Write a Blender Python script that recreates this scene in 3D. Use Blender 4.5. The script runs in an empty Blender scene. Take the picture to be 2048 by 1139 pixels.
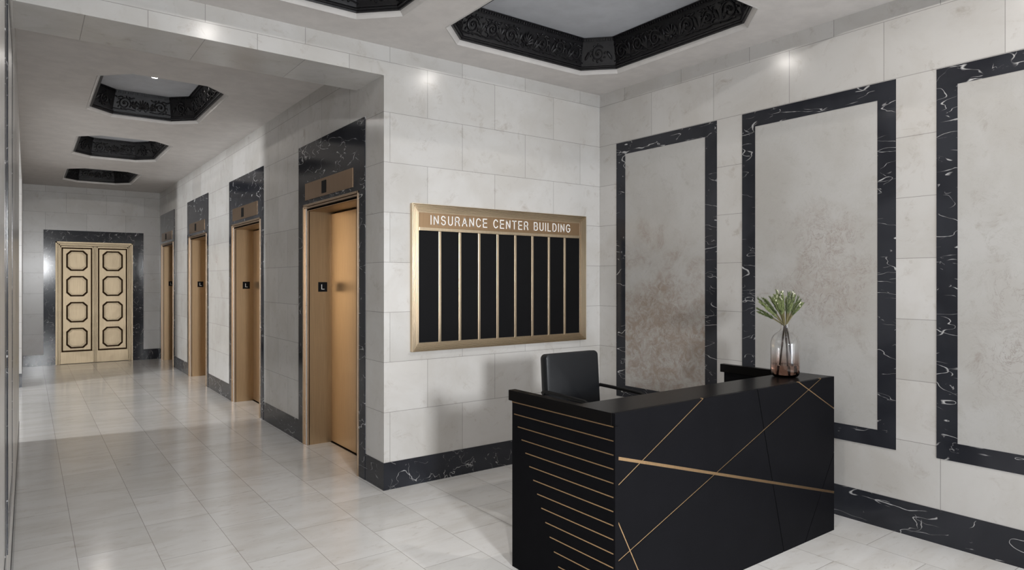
import bpy, bmesh, math, random
from mathutils import Vector, Matrix
from mathutils.geometry import tessellate_polygon

PI = math.pi
C = bpy.context.scene.collection
scn = bpy.context.scene

# ------------------------------------------------------------------ camera
F_PX = 1311.0
cam_d = bpy.data.cameras.new('camera'); cam = bpy.data.objects.new('camera', cam_d); C.objects.link(cam)
cam_d.sensor_fit = 'HORIZONTAL'; cam_d.sensor_width = 36.0
cam_d.lens = 36.0 * F_PX / 2048.0
cam_d.shift_y = -9.0 / 2048.0
cam_d.clip_start = 0.01; cam_d.clip_end = 100
cam.location = (0, 0, 1.70)
cam.rotation_euler = (PI / 2, 0, -math.atan(969.5 / F_PX))
scn.camera = cam

# ------------------------------------------------------------------ world, light, exposure
scn.view_settings.view_transform = 'Standard'
scn.view_settings.look = 'None'
scn.view_settings.gamma = 1
scn.view_settings.use_curve_mapping = False
scn.view_settings.exposure = 0.0
W = bpy.data.worlds.new('sky'); scn.world = W; W.use_nodes = True
W.node_tree.nodes['Background'].inputs[0].default_value = (0.75, 0.85, 1.0, 1)
W.node_tree.nodes['Background'].inputs[1].default_value = 1.2


def area(name, loc, target, sx, sy, power, col):
    l = bpy.data.lights.new(name, 'AREA'); l.shape = 'RECTANGLE'; l.size = sx; l.size_y = sy
    l.energy = power; l.color = col
    o = bpy.data.objects.new(name, l); C.objects.link(o); o.location = loc
    o.rotation_euler = (Vector(target) - Vector(loc)).to_track_quat('-Z', 'Y').to_euler()
    return o


# daylight through the street windows behind the camera and through the side hall window
area('daylight_key_window', (0.30, -5.0, 2.45), (2.9, 4.5, 1.2), 0.75, 0.75, 610, (0.97, 0.985, 1.0))
area('daylight_wide_window', (3.7, -3.30, 1.25), (3.9, 3, 0.0), 1.6, 1.8, 95, (0.93, 0.96, 1.0))
area('daylight_side_hall', (-7.95, 9.8, 2.5), (0, 10.4, 1.2), 0.9, 0.9, 680, (0.98, 0.99, 1.0))

PUCK_ADDED, PUCK_LOBBY, PUCK_HALL = 28, 7, 6        # power of the puck lights in the coffers (lamps made with the coffers); unseen front pair added for brightness

# ------------------------------------------------------------------ constants
X0, X1, X2 = -0.07, 2.321, 4.733      # left wall, elevator wall, right wall
Y1, YE = 4.883, 16.06                 # back wall of the lobby, end wall of the corridor
YF = -3.2                             # front (street) wall
ZC = 3.6
ZB = 3.36                             # beam soffit


# ------------------------------------------------------------------ materials
def mat(name):
    m = bpy.data.materials.new(name); m.use_nodes = True
    nt = m.node_tree; b = nt.nodes['Principled BSDF']
    return m, nt, b


class N:
    def __init__(s, nt): s.nt = nt
    def n(s, t, **k):
        x = s.nt.nodes.new(t)
        for a, v in k.items(): setattr(x, a, v)
        return x
    def l(s, a, b): s.nt.links.new(a, b)
    def math(s, op, a, b=None, c=None, clamp=False):
        x = s.n('ShaderNodeMath', operation=op); x.use_clamp = clamp
        for i, v in enumerate((a, b, c)):
            if v is None: continue
            if isinstance(v, (int, float)): x.inputs[i].default_value = v
            else: s.l(v, x.inputs[i])
        return x.outputs[0]
    def ramp(s, v, lo, hi, a=0.0, b=1.0):
        x = s.n('ShaderNodeMapRange', interpolation_type='SMOOTHSTEP')
        s.l(v, x.inputs[0])
        for i, q in zip((1, 2, 3, 4), (lo, hi, a, b)): x.inputs[i].default_value = q
        return x.outputs[0]
    def mix(s, f, a, b, blend='MIX'):
        x = s.n('ShaderNodeMix', data_type='RGBA', blend_type=blend)
        for i, v in ((0, f), (6, a), (7, b)):
            if isinstance(v, (int, float)): x.inputs[i].default_value = v
            elif isinstance(v, tuple): x.inputs[i].default_value = (*v, 1) if len(v) == 3 else v
            else: s.l(v, x.inputs[i])
        return x.outputs[2]
    def noise(s, vec, scale, detail=4, rough=0.55, dist=0.0):
        x = s.n('ShaderNodeTexNoise'); s.l(vec, x.inputs['Vector'])
        x.inputs['Scale'].default_value = scale; x.inputs['Detail'].default_value = detail
        x.inputs['Roughness'].default_value = rough; x.inputs['Distortion'].default_value = dist
        return x.outputs['Fac']
    def scale(s, vec, sx, sy, sz, off=(0, 0, 0)):
        x = s.n('ShaderNodeMapping'); s.l(vec, x.inputs[0]); x.inputs['Scale'].default_value = (sx, sy, sz)
        x.inputs['Location'].default_value = off
        return x.outputs[0]
    def comb(s, a, b, c=0.0):
        x = s.n('ShaderNodeCombineXYZ')
        for i, v in enumerate((a, b, c)):
            if isinstance(v, (int, float)): x.inputs[i].default_value = v
            else: s.l(v, x.inputs[i])
        return x.outputs[0]


def brick(g, vec, c1, c2, cm, w, h, mortar=0.0022):
    b = g.n('ShaderNodeTexBrick', offset=0.5, offset_frequency=2, squash=1.0, squash_frequency=2)
    g.l(vec, b.inputs['Vector'])
    b.inputs['Color1'].default_value = (*c1, 1); b.inputs['Color2'].default_value = (*c2, 1)
    b.inputs['Mortar'].default_value = (*cm, 1); b.inputs['Scale'].default_value = 1.0
    b.inputs['Mortar Size'].default_value = mortar; b.inputs['Mortar Smooth'].default_value = 0.1
    b.inputs['Bias'].default_value = 0.0
    b.inputs['Brick Width'].default_value = w; b.inputs['Row Height'].default_value = h
    return b


def stone_clouds(g, pos, tint_fac, stain=0.35, base=(1, 1, 1)):
    """soft clouds, freckles and short wispy marks of the limestone, as a multiplier"""
    n1 = g.noise(pos, 1.7, 5, 0.6, 0.4)
    n2 = g.noise(pos, 7.0, 6, 0.65, 0.8)
    n3 = g.noise(g.scale(pos, 1, 1, 1, (7.3, 2.1, 4.4)), 4.2, 8, 0.7, 1.6)
    n4 = g.noise(g.scale(pos, 1, 1, 1, (1.3, 8.1, 9.4)), 38.0, 3, 0.6, 0.5)
    a = g.ramp(n1, 0.38, 0.68)
    col = g.mix(g.math('MULTIPLY', a, 0.55 * tint_fac), (1, 1, 1), (0.86, 0.84, 0.81), 'MIX')
    blotch = g.math('MULTIPLY', g.ramp(n2, 0.52, 0.72), g.ramp(n3, 0.45, 0.65))
    col = g.mix(g.math('MULTIPLY', blotch, stain), col, (0.66, 0.60, 0.55), 'MIX')
    wisp = g.math('SUBTRACT', 1.0, g.ramp(g.math('ABSOLUTE', g.math('SUBTRACT', n3, 0.5)), 0.0, 0.012))
    wm = g.math('MULTIPLY', wisp, g.ramp(n2, 0.5, 0.66))
    col = g.mix(g.math('MULTIPLY', wm, 0.42), col, (0.60, 0.55, 0.5), 'MIX')
    fre = g.math('MULTIPLY', g.ramp(n4, 0.68, 0.78), 0.22)
    col = g.mix(fre, col, (0.55, 0.52, 0.48), 'MIX')
    return col


def make_stone():
    m, nt, b = mat('limestone_tiles'); g = N(nt)
    geo = g.n('ShaderNodeNewGeometry')
    sp = g.n('ShaderNodeSeparateXYZ'); g.l(geo.outputs['Position'], sp.inputs[0])
    sn = g.n('ShaderNodeSeparateXYZ'); g.l(geo.outputs['True Normal'], sn.inputs[0])
    isx = g.math('GREATER_THAN', g.math('ABSOLUTE', sn.outputs[0]), 0.5)
    isz = g.math('GREATER_THAN', g.math('ABSOLUTE', sn.outputs[2]), 0.5)
    ux = g.math('ADD', sp.outputs[0], -2.375 + 0.695 * 20)
    uy = g.math('ADD', sp.outputs[1], -1.755 + 0.695 * 20)
    uz = g.math('ADD', sp.outputs[0], -0.638 + 0.695 * 20)
    u = g.math('ADD', g.math('MULTIPLY', isx, uy), g.math('MULTIPLY', g.math('SUBTRACT', 1.0, isx), ux))
    u = g.math('ADD', g.math('MULTIPLY', isz, uz), g.math('MULTIPLY', g.math('SUBTRACT', 1.0, isz), u))
    v = g.math('ADD', sp.outputs[2], -0.222 + 0.4066 * 3)
    v = g.math('ADD', g.math('MULTIPLY', isz, 0.2), g.math('MULTIPLY', g.math('SUBTRACT', 1.0, isz), v))
    br = brick(g, g.comb(u, v), (0.61, 0.60, 0.585), (0.545, 0.536, 0.52), (0.33, 0.32, 0.31), 0.695, 0.4066)
    cl = stone_clouds(g, geo.outputs['Position'], 1.3, 0.75)
    col = g.mix(1.0, br.outputs[0], cl, 'MULTIPLY')
    g.l(col, b.inputs['Base Color'])
    b.inputs['Roughness'].default_value = 0.22; b.inputs['IOR'].default_value = 1.5
    bp = g.n('ShaderNodeBump', invert=True); bp.inputs['Strength'].default_value = 0.25; bp.inputs['Distance'].default_value = 0.002
    g.l(br.outputs['Fac'], bp.inputs['Height']); g.l(bp.outputs[0], b.inputs['Normal'])
    return m


def make_slab(name, patch, amount, seed):
    """one-piece stone slab; patch = (y, z, radius_y, radius_z) of a rusty brown bloom"""
    m, nt, b = mat(name); g = N(nt)
    geo = g.n('ShaderNodeNewGeometry'); pos = g.scale(geo.outputs['Position'], 1, 1, 1, (seed, seed * 2, seed * 3))
    cl = stone_clouds(g, pos, 1.3, 0.7)
    base = g.mix(1.0, (0.475, 0.47, 0.458), cl, 'MULTIPLY')
    sp = g.n('ShaderNodeSeparateXYZ'); g.l(geo.outputs['Position'], sp.inputs[0])
    dy = g.math('DIVIDE', g.math('SUBTRACT', sp.outputs[1], patch[0]), patch[2])
    dz = g.math('DIVIDE', g.math('SUBTRACT', sp.outputs[2], patch[1]), patch[3])
    d = g.math('SQRT', g.math('ADD', g.math('MULTIPLY', dy, dy), g.math('MULTIPLY', dz, dz)))
    nn = g.noise(pos, 3.0, 6, 0.6, 0.6)
    d = g.math('ADD', d, g.math('MULTIPLY', g.math('SUBTRACT', nn, 0.5), 2.4))
    f = g.ramp(d, 0.2, 1.15, 1.0, 0.0)
    n5 = g.noise(pos, 11.0, 6, 0.7, 1.2)
    fine = g.math('ADD', g.math('MULTIPLY', g.ramp(n5, 0.35, 0.62), 0.7), 0.3)
    base = g.mix(g.math('MULTIPLY', g.math('MULTIPLY', f, fine), amount), base, (0.30, 0.243, 0.20))
    n6 = g.noise(g.scale(pos, 1, 1, 1, (3, 3, 3)), 6.5, 8, 0.72, 1.5)
    crack = g.math('SUBTRACT', 1.0, g.ramp(g.math('ABSOLUTE', g.math('SUBTRACT', n6, 0.5)), 0.0, 0.014))
    base = g.mix(g.math('MULTIPLY', g.math('MULTIPLY', crack, g.math('ADD', g.math('MULTIPLY', f, 0.8), 0.12)), 0.7), base, (0.17, 0.13, 0.105))
    g.l(base, b.inputs['Base Color']); b.inputs['Roughness'].default_value = 0.25
    return m


def make_floor():
    m, nt, b = mat('polished_floor_stone'); g = N(nt)
    geo = g.n('ShaderNodeNewGeometry')
    sp = g.n('ShaderNodeSeparateXYZ'); g.l(geo.outputs['Position'], sp.inputs[0])
    u = g.math('ADD', sp.outputs[1], -5.51 + 0.695 * 40)
    v = g.math('ADD', sp.outputs[0], -0.655 + 0.4095 * 40)
    br = brick(g, g.comb(u, v), (0.80, 0.795, 0.785), (0.72, 0.715, 0.70), (0.42, 0.40, 0.385), 0.695, 0.4095, 0.002)
    pos = g.scale(geo.outputs['Position'], 0.9, 2.6, 1)
    cl = stone_clouds(g, pos, 1.2, 0.8)
    col = g.mix(1.0, br.outputs[0], cl, 'MULTIPLY')
    g.l(col, b.inputs['Base Color'])
    b.inputs['Roughness'].default_value = 0.17
    bp = g.n('ShaderNodeBump', invert=True); bp.inputs['Strength'].default_value = 0.2; bp.inputs['Distance'].default_value = 0.002
    g.l(br.outputs['Fac'], bp.inputs['Height']); g.l(bp.outputs[0], b.inputs['Normal'])
    return m


def make_black_marble():
    m, nt, b = mat('black_veined_marble'); g = N(nt)
    geo = g.n('ShaderNodeNewGeometry'); pos = geo.outputs['Position']
    def vein(off, rot, st, sc, width, dist, mlo, mhi):
        mp = g.n('ShaderNodeMapping'); g.l(pos, mp.inputs[0]); mp.inputs['Rotation'].default_value = rot
        mp.inputs['Scale'].default_value = (1, st, 1); mp.inputs['Location'].default_value = off
        n = g.noise(mp.outputs[0], sc, 3, 0.45, dist)
        w = g.noise(g.scale(pos, 1, 1, 1, off), sc * 2.6, 2, 0.5, 0)
        wid = g.math('MULTIPLY', g.ramp(w, 0.42, 0.72), width)
        a = g.math('ABSOLUTE', g.math('SUBTRACT', n, 0.5))
        line = g.math('SUBTRACT', 1.0, g.math('DIVIDE', a, g.math('ADD', wid, 0.0014), clamp=True))
        mk = g.noise(g.scale(pos, 1, 1, 1, (off[1] + 5, off[0] - 3, off[2] + 11)), sc * 0.9, 2, 0.5, 0)
        return g.math('MULTIPLY', line, g.ramp(mk, mlo, mhi))
    v1 = vein((3.1, 7.7, 1.9), (0.9, 0.3, 0.5), 0.30, 4.2, 0.009, 0.25, 0.48, 0.54)
    v2 = vein((13.1, 2.7, 5.9), (-0.7, 0.5, -0.6), 0.30, 6.0, 0.0075, 0.2, 0.52, 0.57)
    v3 = vein((8.4, 17.2, 0.3), (0.2, 1.2, 0.9), 0.6, 11.0, 0.016, 0.6, 0.60, 0.65)
    v4 = vein((1.4, 5.2, 9.3), (1.3, -0.2, 1.6), 0.35, 5.0, 0.006, 0.2, 0.50, 0.56)
    v2 = g.math('MAXIMUM', v2, v4)
    v = g.math('MAXIMUM', v1, g.math('MAXIMUM', v2, g.math('MULTIPLY', v3, 0.7)))
    cl = g.ramp(g.noise(pos, 2.0, 3, 0.5, 0.5), 0.3, 0.7)
    base = g.mix(cl, (0.018, 0.019, 0.024), (0.032, 0.034, 0.041))
    col = g.mix(g.math('MULTIPLY', v, 0.9), base, (0.62, 0.62, 0.62))
    g.l(col, b.inputs['Base Color'])
    b.inputs['Roughness'].default_value = 0.12; b.inputs['Specular IOR Level'].default_value = 0.26
    return m


def make_plain(name, col, rough=0.5, metal=0.0, bump=None, spec=None, coat=0.0):
    m, nt, b = mat(name); g = N(nt)
    tc = g.n('ShaderNodeTexCoord')
    n = g.noise(tc.outputs['Object'], 6.0, 4, 0.6, 0.2)
    c2 = tuple(c * 0.9 for c in col)
    g.l(g.mix(g.ramp(n, 0.3, 0.7), col, c2), b.inputs['Base Color'])
    b.inputs['Roughness'].default_value = rough; b.inputs['Metallic'].default_value = metal
    b.inputs['Coat Weight'].default_value = coat
    if spec is not None: b.inputs['Specular IOR Level'].default_value = spec
    if bump:
        nb = g.noise(tc.outputs['Object'], bump[0], 4, 0.6, 0.2)
        bp = g.n('ShaderNodeBump'); bp.inputs['Strength'].default_value = bump[1]; bp.inputs['Distance'].default_value = bump[2]
        g.l(nb, bp.inputs['Height']); g.l(bp.outputs[0], b.inputs['Normal'])
    return m


def make_bronze(name, col, rough, bump_scale=(60, 60, 1.2), strength=0.12, dist=0.001, wavy=None):
    m, nt, b = mat(name); g = N(nt)
    tc = g.n('ShaderNodeTexCoord')
    v = g.scale(tc.outputs['Object'], *bump_scale)
    n = g.noise(v, 3.0, 3, 0.6, 0.0)
    g.l(g.mix(g.ramp(n, 0.3, 0.7), col, tuple(c * 0.88 for c in col)), b.inputs['Base Color'])
    b.inputs['Metallic'].default_value = 1.0; b.inputs['Roughness'].default_value = rough
    bp = g.n('ShaderNodeBump'); bp.inputs['Strength'].default_value = strength; bp.inputs['Distance'].default_value = dist
    if wavy:
        n = g.noise(tc.outputs['Object'], wavy, 2, 0.5, 0.3)
    g.l(n, bp.inputs['Height']); g.l(bp.outputs[0], b.inputs['Normal'])
    return m


M = {}
M['stone'] = make_stone()
M['floor'] = make_floor()
M['marble'] = make_black_marble()
M['slab1'] = make_slab('stone_slab_rusty', (4.05, 1.15, 1.0, 0.95), 0.9, 1.7)
M['slab2'] = make_slab('stone_slab_pale', (2.55, 1.7, 0.4, 0.6), 0.38, 5.2)
M['slab3'] = make_slab('stone_slab_grey', (1.0, 1.4, 0.6, 0.9), 0.15, 9.6)
M['plaster'] = make_plain('ceiling_plaster', (0.70, 0.67, 0.65), 0.6, bump=(40, 0.03, 0.001))
M['trimwhite'] = make_plain('ceiling_trim_paint', (0.62, 0.60, 0.585), 0.5)
M['recess'] = make_plain('recess_paint', (0.55, 0.57, 0.61), 0.7, bump=(9, 0.1, 0.004))
M['iron'] = make_plain('black_cast_ornament', (0.011, 0.0105, 0.012), 0.36, spec=0.3, bump=(70, 0.35, 0.003))
M['bronze'] = make_bronze('brushed_bronze', (0.50, 0.36, 0.22), 0.34, strength=0.04)
M['bronze_light'] = make_bronze('pale_bronze', (0.58, 0.43, 0.30), 0.32)
M['gold_door'] = make_bronze('golden_door_bronze', (0.50, 0.40, 0.27), 0.42, wavy=3.5, strength=0.35, dist=0.02)
M['dark_bronze'] = make_bronze('dark_bronze_patina', (0.03, 0.017, 0.009), 0.5)
M['sign_bronze'] = make_bronze('sign_bronze', (0.66, 0.53, 0.37), 0.30, strength=0.03)
M['sign_plate'] = make_bronze('sign_plate_bronze', (0.42, 0.28, 0.165), 0.38)
M['indicator'] = make_bronze('indicator_bronze', (0.42, 0.29, 0.19), 0.33)
M['brass'] = make_bronze('brass_inlay', (0.66, 0.44, 0.24), 0.3)
M['black'] = make_plain('black_felt_board', (0.0045, 0.0045, 0.0052), 0.5, spec=0.12)
M['desk'] = make_plain('black_lacquer', (0.0080, 0.0080, 0.0093), 0.30, spec=0.01)
M['desk_in'] = make_plain('black_laminate', (0.003, 0.003, 0.003), 0.5, spec=0.15)
M['desk_top'] = make_plain('black_counter_top', (0.0065, 0.006, 0.006), 0.25, spec=0.06)
M['leather'] = make_plain('black_leather', (0.006, 0.007, 0.009), 0.42, bump=(180, 0.15, 0.002), spec=0.4)
M['plastic'] = make_plain('black_plastic', (0.006, 0.006, 0.0065), 0.5, spec=0.2)
M['groove'] = make_plain('black_groove', (0.004, 0.004, 0.004), 0.8, spec=0.1)
M['white_letter'] = make_plain('white_lettering', (0.92, 0.91, 0.89), 0.35)
M['window_paint'] = make_plain('window_frame_paint', (0.12, 0.12, 0.12), 0.4)
M['bark'] = make_plain('bark', (0.035, 0.018, 0.012), 0.8, bump=(90, 0.8, 0.003))
M['stem_green'] = make_plain('green_stem', (0.14, 0.12, 0.05), 0.6)
M['leaf'] = make_plain('needle_leaf', (0.21, 0.25, 0.10), 0.45)
M['leaf_dark'] = make_plain('needle_leaf_dark', (0.065, 0.09, 0.03), 0.45)
M['bud'] = make_plain('pale_bud', (0.75, 0.74, 0.58), 0.5)


def make_glass(name, tint_lo, tint_hi, z0, z1, rough=0.0, ior=1.45):
    m, nt, b = mat(name); g = N(nt)
    tc = g.n('ShaderNodeTexCoord'); sp = g.n('ShaderNodeSeparateXYZ'); g.l(tc.outputs['Object'], sp.inputs[0])
    f = g.ramp(sp.outputs[2], z0, z1)
    g.l(g.mix(f, tint_lo, tint_hi), b.inputs['Base Color'])
    b.inputs['Transmission Weight'].default_value = 1.0
    b.inputs['Roughness'].default_value = rough; b.inputs['IOR'].default_value = ior
    return m


M['vase_glass'] = make_glass('smoked_vase_glass', (0.60, 0.45, 0.38), (0.97, 0.97, 0.97), 0.04, 0.20)
M['water'] = make_glass('water', (0.93, 0.88, 0.85), (0.93, 0.88, 0.85), 0, 1, ior=1.33)
M['pane'] = make_glass('window_glass', (1, 1, 1), (1, 1, 1), 0, 1)


def make_emit(name, col, s):
    m, nt, b = mat(name)
    b.inputs['Base Color'].default_value = (*col, 1)
    b.inputs['Emission Color'].default_value = (*col, 1); b.inputs['Emission Strength'].default_value = s
    return m


M['lamp'] = make_emit('lamp_lens', (1.0, 0.96, 0.9), 30)


# ------------------------------------------------------------------ mesh builder
class MB:
    def __init__(s): s.v = []; s.f = []
    def add(s, vs, fs, T=None):
        o = len(s.v)
        s.v += [tuple(T @ Vector(p)) if T else tuple(p) for p in vs]
        s.f += [tuple(i + o for i in f) for f in fs]
    def box(s, a, b, T=None):
        x0, y0, z0 = (min(a[i], b[i]) for i in range(3)); x1, y1, z1 = (max(a[i], b[i]) for i in range(3))
        vs = [(x0, y0, z0), (x1, y0, z0), (x1, y1, z0), (x0, y1, z0), (x0, y0, z1), (x1, y0, z1), (x1, y1, z1), (x0, y1, z1)]
        s.add(vs, [(0, 3, 2, 1), (4, 5, 6, 7), (0, 1, 5, 4), (1, 2, 6, 5), (2, 3, 7, 6), (3, 0, 4, 7)], T)
    def tube(s, pts, rad, n=8, T=None, caps=True, flat=None):
        """sweep a circle (or a flattened one) along pts; rad is a number or a list"""
        P = [Vector(p) for p in pts]; k = len(P)
        R = rad if isinstance(rad, (list, tuple)) else [rad] * k
        vs = []; up = None
        for i, p in enumerate(P):
            t = (P[min(i + 1, k - 1)] - P[max(i - 1, 0)]).normalized()
            if up is None:
                up = Vector((0, 0, 1)) if abs(t.z) < 0.9 else Vector((1, 0, 0))
            a = (up - t * up.dot(t)).normalized(); b = t.cross(a); up = a
            for j in range(n):
                w = 2 * PI * j / n
                vs.append(p + a * (math.cos(w) * R[i]) + b * (math.sin(w) * R[i]))
        fs = []
        for i in range(k - 1):
            for j in range(n):
                q = (j + 1) % n
                fs.append((i * n + j, i * n + q, (i + 1) * n + q, (i + 1) * n + j))
        if caps:
            fs.append(tuple(range(n - 1, -1, -1))); fs.append(tuple((k - 1) * n + j for j in range(n)))
        s.add(vs, fs, T)
    def lathe(s, prof, n=32, T=None):
        vs = []; k = len(prof)
        for r, z in prof:
            for j in range(n):
                w = 2 * PI * j / n; vs.append((r * math.cos(w), r * math.sin(w), z))
        fs = []
        for i in range(k - 1):
            for j in range(n):
                q = (j + 1) % n
                fs.append((i * n + j, i * n + q, (i + 1) * n + q, (i + 1) * n + j))
        fs.append(tuple(range(n - 1, -1, -1))); fs.append(tuple((k - 1) * n + j for j in range(n)))
        s.add(vs, fs, T)
    def blob(s, T, nu=7, nv=5):
        """unit ellipsoid transformed by T"""
        vs = [(0, 0, -1)]; fs = []
        for i in range(1, nv):
            a = -PI / 2 + PI * i / nv
            for j in range(nu):
                w = 2 * PI * j / nu
                vs.append((math.cos(a) * math.cos(w), math.cos(a) * math.sin(w), math.sin(a)))
        vs.append((0, 0, 1)); top = len(vs) - 1
        for j in range(nu):
            q = (j + 1) % nu
            fs.append((0, 1 + q, 1 + j)); fs.append((top, 1 + (nv - 2) * nu + j, 1 + (nv - 2) * nu + q))
            for i in range(nv - 2):
                fs.append((1 + i * nu + j, 1 + i * nu + q, 1 + (i + 1) * nu + q, 1 + (i + 1) * nu + j))
        s.add(vs, fs, T)
    def prism(s, poly, z0, z1, T=None):
        n = len(poly)
        vs = [(x, y, z0) for x, y in poly] + [(x, y, z1) for x, y in poly]
        s.add(vs, [tuple(range(n - 1, -1, -1)), tuple(range(n, 2 * n))] + [(i, (i + 1) % n, (i + 1) % n + n, i + n) for i in range(n)], T)
    def ring(s, a, b, z0, z1, T=None):
        """solid between two loops a (outer) and b (inner) with same vertex count, from z0 to z1"""
        n = len(a)
        vs = [(*p, z0) for p in a] + [(*p, z0) for p in b] + [(*p, z1) for p in a] + [(*p, z1) for p in b]
        fs = []
        for i in range(n):
            j = (i + 1) % n
            fs += [(i, n + i, n + j, j), (2 * n + i, 2 * n + j, 3 * n + j, 3 * n + i), (i, j, 2 * n + j, 2 * n + i), (n + i, 3 * n + i, 3 * n + j, n + j)]
        s.add(vs, fs, T)
    def build(s, name, m, parent=None, smooth=False, bevel=0.0, seg=2, fix=True):
        me = bpy.data.meshes.new(name); me.from_pydata(s.v, [], s.f); me.update()
        if fix:
            bm = bmesh.new(); bm.from_mesh(me); bmesh.ops.recalc_face_normals(bm, faces=bm.faces); bm.to_mesh(me); bm.free()
        if smooth:
            for p in me.polygons: p.use_smooth = True
            try: me.set_sharp_from_angle(angle=math.radians(38))
            except Exception: pass
        me.materials.append(m)
        o = bpy.data.objects.new(name, me); C.objects.link(o)
        if parent: o.parent = parent
        if bevel:
            b = o.modifiers.new('bevel', 'BEVEL'); b.width = bevel; b.segments = seg; b.limit_method = 'ANGLE'; b.angle_limit = math.radians(40)
            b.harden_normals = False
        return o


def thing(name, label, cat, loc=(0, 0, 0), rz=0, group=None):
    o = bpy.data.objects.new(name, None); C.objects.link(o)
    o.location = loc; o.rotation_euler = (0, 0, rz); o.empty_display_size = 0.1
    o['label'] = label; o['category'] = cat
    if group: o['group'] = group
    return o


def tag(o, label, cat, group=None):
    o['label'] = label; o['category'] = cat
    if group: o['group'] = group
    return o


def struct(o):
    o['kind'] = 'structure'; return o


def box(name, a, b, m, parent=None, **k):
    q = MB(); q.box(a, b); return q.build(name, m, parent, **k)


def slab(ulim, vlim, holes, w0, w1, axis):
    """rectangular wall with rectangular holes. axis 'x': (u,v,w)->(w,u,v); 'y': (u,w,v)"""
    us = sorted({ulim[0], ulim[1], *[h[0] for h in holes], *[h[1] for h in holes]})
    vs_ = sorted({vlim[0], vlim[1], *[h[2] for h in holes], *[h[3] for h in holes]})
    us = [u for u in us if ulim[0] <= u <= ulim[1]]; vs_ = [v for v in vs_ if vlim[0] <= v <= vlim[1]]
    def solid(i, j):
        if i < 0 or j < 0 or i >= len(us) - 1 or j >= len(vs_) - 1: return False
        cu = (us[i] + us[i + 1]) / 2; cv = (vs_[j] + vs_[j + 1]) / 2
        return not any(h[0] < cu < h[1] and h[2] < cv < h[3] for h in holes)
    P = (lambda u, v, w: (w, u, v)) if axis == 'x' else (lambda u, v, w: (u, w, v))
    bm = bmesh.new(); cache = {}
    def V(u, v, w):
        k = (round(u, 5), round(v, 5), round(w, 5))
        if k not in cache: cache[k] = bm.verts.new(P(u, v, w))
        return cache[k]
    for i in range(len(us) - 1):
        for j in range(len(vs_) - 1):
            if not solid(i, j): continue
            a, b_, c, d = us[i], us[i + 1], vs_[j], vs_[j + 1]
            bm.faces.new([V(a, c, w0), V(b_, c, w0), V(b_, d, w0), V(a, d, w0)])
            bm.faces.new([V(a, c, w1), V(a, d, w1), V(b_, d, w1), V(b_, c, w1)])
            for (di, dj, p, q) in ((-1, 0, (a, c), (a, d)), (1, 0, (b_, c), (b_, d)), (0, -1, (a, c), (b_, c)), (0, 1, (a, d), (b_, d))):
                if not solid(i + di, j + dj):
                    bm.faces.new([V(*p, w0), V(*q, w0), V(*q, w1), V(*p, w1)])
    bmesh.ops.recalc_face_normals(bm, faces=bm.faces)
    return bm


def bm_obj(name, bm, m, parent=None):
    me = bpy.data.meshes.new(name); bm.to_mesh(me); bm.free(); me.materials.append(m)
    o = bpy.data.objects.new(name, me); C.objects.link(o)
    if parent: o.parent = parent
    return o


# ------------------------------------------------------------------ setting
# elevators: (start of marble surround, width)
EL = [(5.241, 1.692), (8.230, 1.680), (11.262, 1.692), (14.240, 1.676)]
EO = [(s + 0.190, s + w - 0.235) for s, w in EL]       # clear bronze-lined openings (y range)
EZ = 2.415

q = MB(); q.box((-8.3, YF - 0.3, -0.12), (X2 + 0.3, YE + 0.3, 0)); struct(q.build('floor', M['floor']))

# coffers: (x0, x1, y0, y1, chamfer)
COF = [(2.56, 4.33, 2.69, 4.48, 0.232), (0.37, 2.146, 2.69, 4.48, 0.232),
       (0.555, 1.640, 6.95, 8.86, 0.235), (0.555, 1.635, 10.13, 12.03, 0.235), (0.555, 1.630, 13.25, 15.14, 0.235),
       (2.56, 4.33, 0.54, 2.33, 0.232), (0.37, 2.146, 0.54, 2.33, 0.232)]  # this row is added out of view; its pucks brighten the lobby front


def octagon(x0, x1, y0, y1, c, d=0.0):
    x0 -= d; x1 += d; y0 -= d; y1 += d; c += d * 0.586
    return [(x0 + c, y0), (x1 - c, y0), (x1, y0 + c), (x1, y1 - c), (x1 - c, y1), (x0 + c, y1), (x0, y1 - c), (x0, y0 + c)]


def ceiling():
    out = [(-0.1, YF - 0.1), (X2 + 0.1, YF - 0.1), (X2 + 0.1, Y1 + 0.1), (X1 + 0.2, Y1 + 0.1), (X1 + 0.2, YE + 0.1), (-0.1, YE + 0.1)]
    loops = [out] + [octagon(*c, d=0.035) for c in COF]
    flat = [p for l in loops for p in l]
    tris = tessellate_polygon([[Vector((*p, 0)) for p in l] for l in loops])
    vs = [(*p, ZC) for p in flat] + [(*p, ZC + 0.02) for p in flat]; n = len(flat)
    fs = [tuple(t) for t in tris] + [tuple(i + n for i in t) for t in tris]
    o = 0
    for l in loops:
        k = len(l)
        for i in range(k):
            j = (i + 1) % k; fs.append((o + i, o + j, o + j + n, o + i + n))
        o += k
    q = MB(); q.add(vs, fs); return q.build('ceiling', M['plaster'])


struct(ceiling())

# back wall of the lobby with the header beam over the corridor mouth
struct(bm_obj('wall_back', slab((X0, X2 + 0.2), (0, ZC), [(X0 - 1, X1, -1, ZB)], Y1, 5.42, 'y'), M['stone']))
# elevator wall
struct(bm_obj('wall_elevator', slab((5.42, YE), (0, ZC), [(a - 0.012, b + 0.012, -1, EZ + 0.06) for a, b in EO], X1, X1 + 0.42, 'x'), M['stone']))
# right wall
struct(box('wall_right', (X2, YF, 0), (X2 + 0.2, Y1, ZC), M['stone']))
# left wall with the side hall opening
struct(bm_obj('wall_left', slab((YF, YE), (0, ZC), [(8.62, 13.0, -1, 3.31)], X0 - 0.22, X0, 'x'), M['stone']))
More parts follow.
